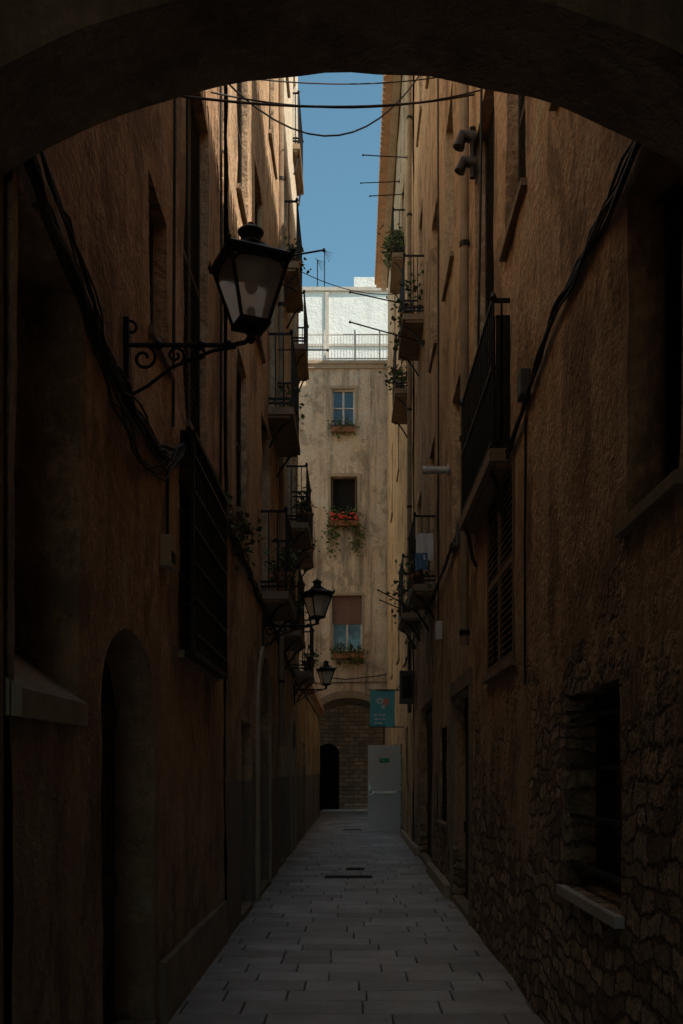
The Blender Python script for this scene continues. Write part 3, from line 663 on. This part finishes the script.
# ---------------------------------------------------------------- plants and laundry
foliage("window_box_plant", (-.4, 35.82, 14.0), (.4, .08, .16), 300, droop=1.4, size=.1, pot="box")
foliage("window_box_plant", (-.36, 35.8, 10.62), (.5, .1, .28), 420, droop=.6, size=.11, pot="box", flowers=26)
foliage("trailing_plant", (-.80, 35.85, 10.2), (.12, .05, .45), 300, droop=1.6, size=.1)
foliage("trailing_plant", (.08, 35.85, 10.2), (.1, .05, .42), 260, droop=1.8, size=.1)
foliage("window_box_plant", (-.2, 35.8, 5.85), (.55, .1, .24), 520, droop=1.3, size=.1, pot="box")
for (x, y, z, n) in ((XL+.30, 13.0, 4.2, 150), (XL+.25, 14.9, 6.9, 160), (XL+.28, 18.3, 6.35, 220), (XL+.28, 16.5, 4.15, 180), (XL+.3, 20.3, 3.85, 140), (XL+.28, 21.0, 6.35, 160), (XL+.26, 14, 4.15, 90), (XL+.2, 17.2, 10.4, 160)):
    foliage("potted_plant", (x, y, z), (.1, .3, .24), n, droop=.5, size=.075, pot="pot")
for (x, y, z, n) in ((XR-.2, 24.2, 14.25, 480), (XR-.2, 25.0, 14.6, 420), (XR-.25, 18.9, 9.85, 180), (XR-.25, 17.9, 9.85, 140), (XR-.25, 21.3, 9.85, 220), (XR-.25, 15.2, 4.6, 120), (XR-.25, 18.7, 4.7, 140)):
    foliage("potted_plant", (x, y, z), (.14, .45, .42), n, droop=.6, size=.09, pot="pot")
foliage("climbing_plant", (XL+.1, 9.6, 3.9), (.08, .5, .22), 200, droop=1, size=.07)
def cloth(name, x, y0, y1, z0, z1, mat, face="x"):
    mb = MB(); idx = []; n, m_ = 10, 8
    for j in range(m_+1):
        row = []
        for i in range(n+1):
            t = i/n; w = .035*math.sin(t*9+j*.25)*(1-j/m_*.6)+.015*nz(t*6, j*.7)
            row.append((x+w, y0+(y1-y0)*t, z0+(z1-z0)*j/m_) if face == "x" else (y0+(y1-y0)*t, x+w, z0+(z1-z0)*j/m_))
        idx.append(mb.ring(row))
    for j in range(m_):
        for i in range(n): mb.f.append((idx[j][i], idx[j][i+1], idx[j+1][i+1], idx[j+1][i])); mb.m.append(0)
    mb.obj(name, [mat], None, True)
cloth("hanging_laundry", 14.86, XR-.28, XR-.03, 4.75, 5.15, "cloth", "y")
cloth("hanging_laundry", 14.82, XR-.3, XR-.12, 4.6, 4.85, "cloth_b", "y")

# ---------------------------------------------------------------- camera, light
cam = bpy.data.cameras.new("camera"); co = bpy.data.objects.new("camera", cam); scene.collection.objects.link(co)
co.location = (0, 0, 1.6); co.rotation_euler = (math.radians(90), 0, 0)
cam.sensor_width = 36; cam.sensor_fit = "AUTO"; cam.lens = 995/1024*36; cam.shift_y = (771-512)/1024; cam.shift_x = -12.5/1024
cam.clip_end = 1000; cam.clip_start = .05; scene.camera = co

AZ, EL = 121, 50
w = bpy.data.worlds.new("World"); scene.world = w; w.use_nodes = True
sk = w.node_tree.nodes.new("ShaderNodeTexSky"); sk.sky_type = "NISHITA"; sk.sun_disc = False
sk.sun_elevation = math.radians(EL); sk.sun_rotation = math.radians(AZ); sk.dust_density = .7; sk.ozone_density = .6
bg = w.node_tree.nodes["Background"]; bg.inputs[1].default_value = .15
mx = w.node_tree.nodes.new("ShaderNodeMix"); mx.data_type = "RGBA"; mx.blend_type = "MULTIPLY"; mx.inputs[0].default_value = 1; mx.inputs[7].default_value = (.82, 1.14, 1.0, 1)
w.node_tree.links.new(sk.outputs[0], mx.inputs[6]); w.node_tree.links.new(mx.outputs[2], bg.inputs[0])
sd = Vector((math.sin(math.radians(AZ))*math.cos(math.radians(EL)), math.cos(math.radians(AZ))*math.cos(math.radians(EL)), math.sin(math.radians(EL))))
sl = bpy.data.lights.new("sun", "SUN"); sl.energy = 5; sl.angle = math.radians(.5); sl.color = (1, .87, .72)
so = bpy.data.objects.new("sun", sl); scene.collection.objects.link(so); so.rotation_euler = (-sd).to_track_quat("-Z", "Y").to_euler()
scene.view_settings.view_transform = "Standard"; scene.view_settings.look = "None"; scene.view_settings.exposure = 0
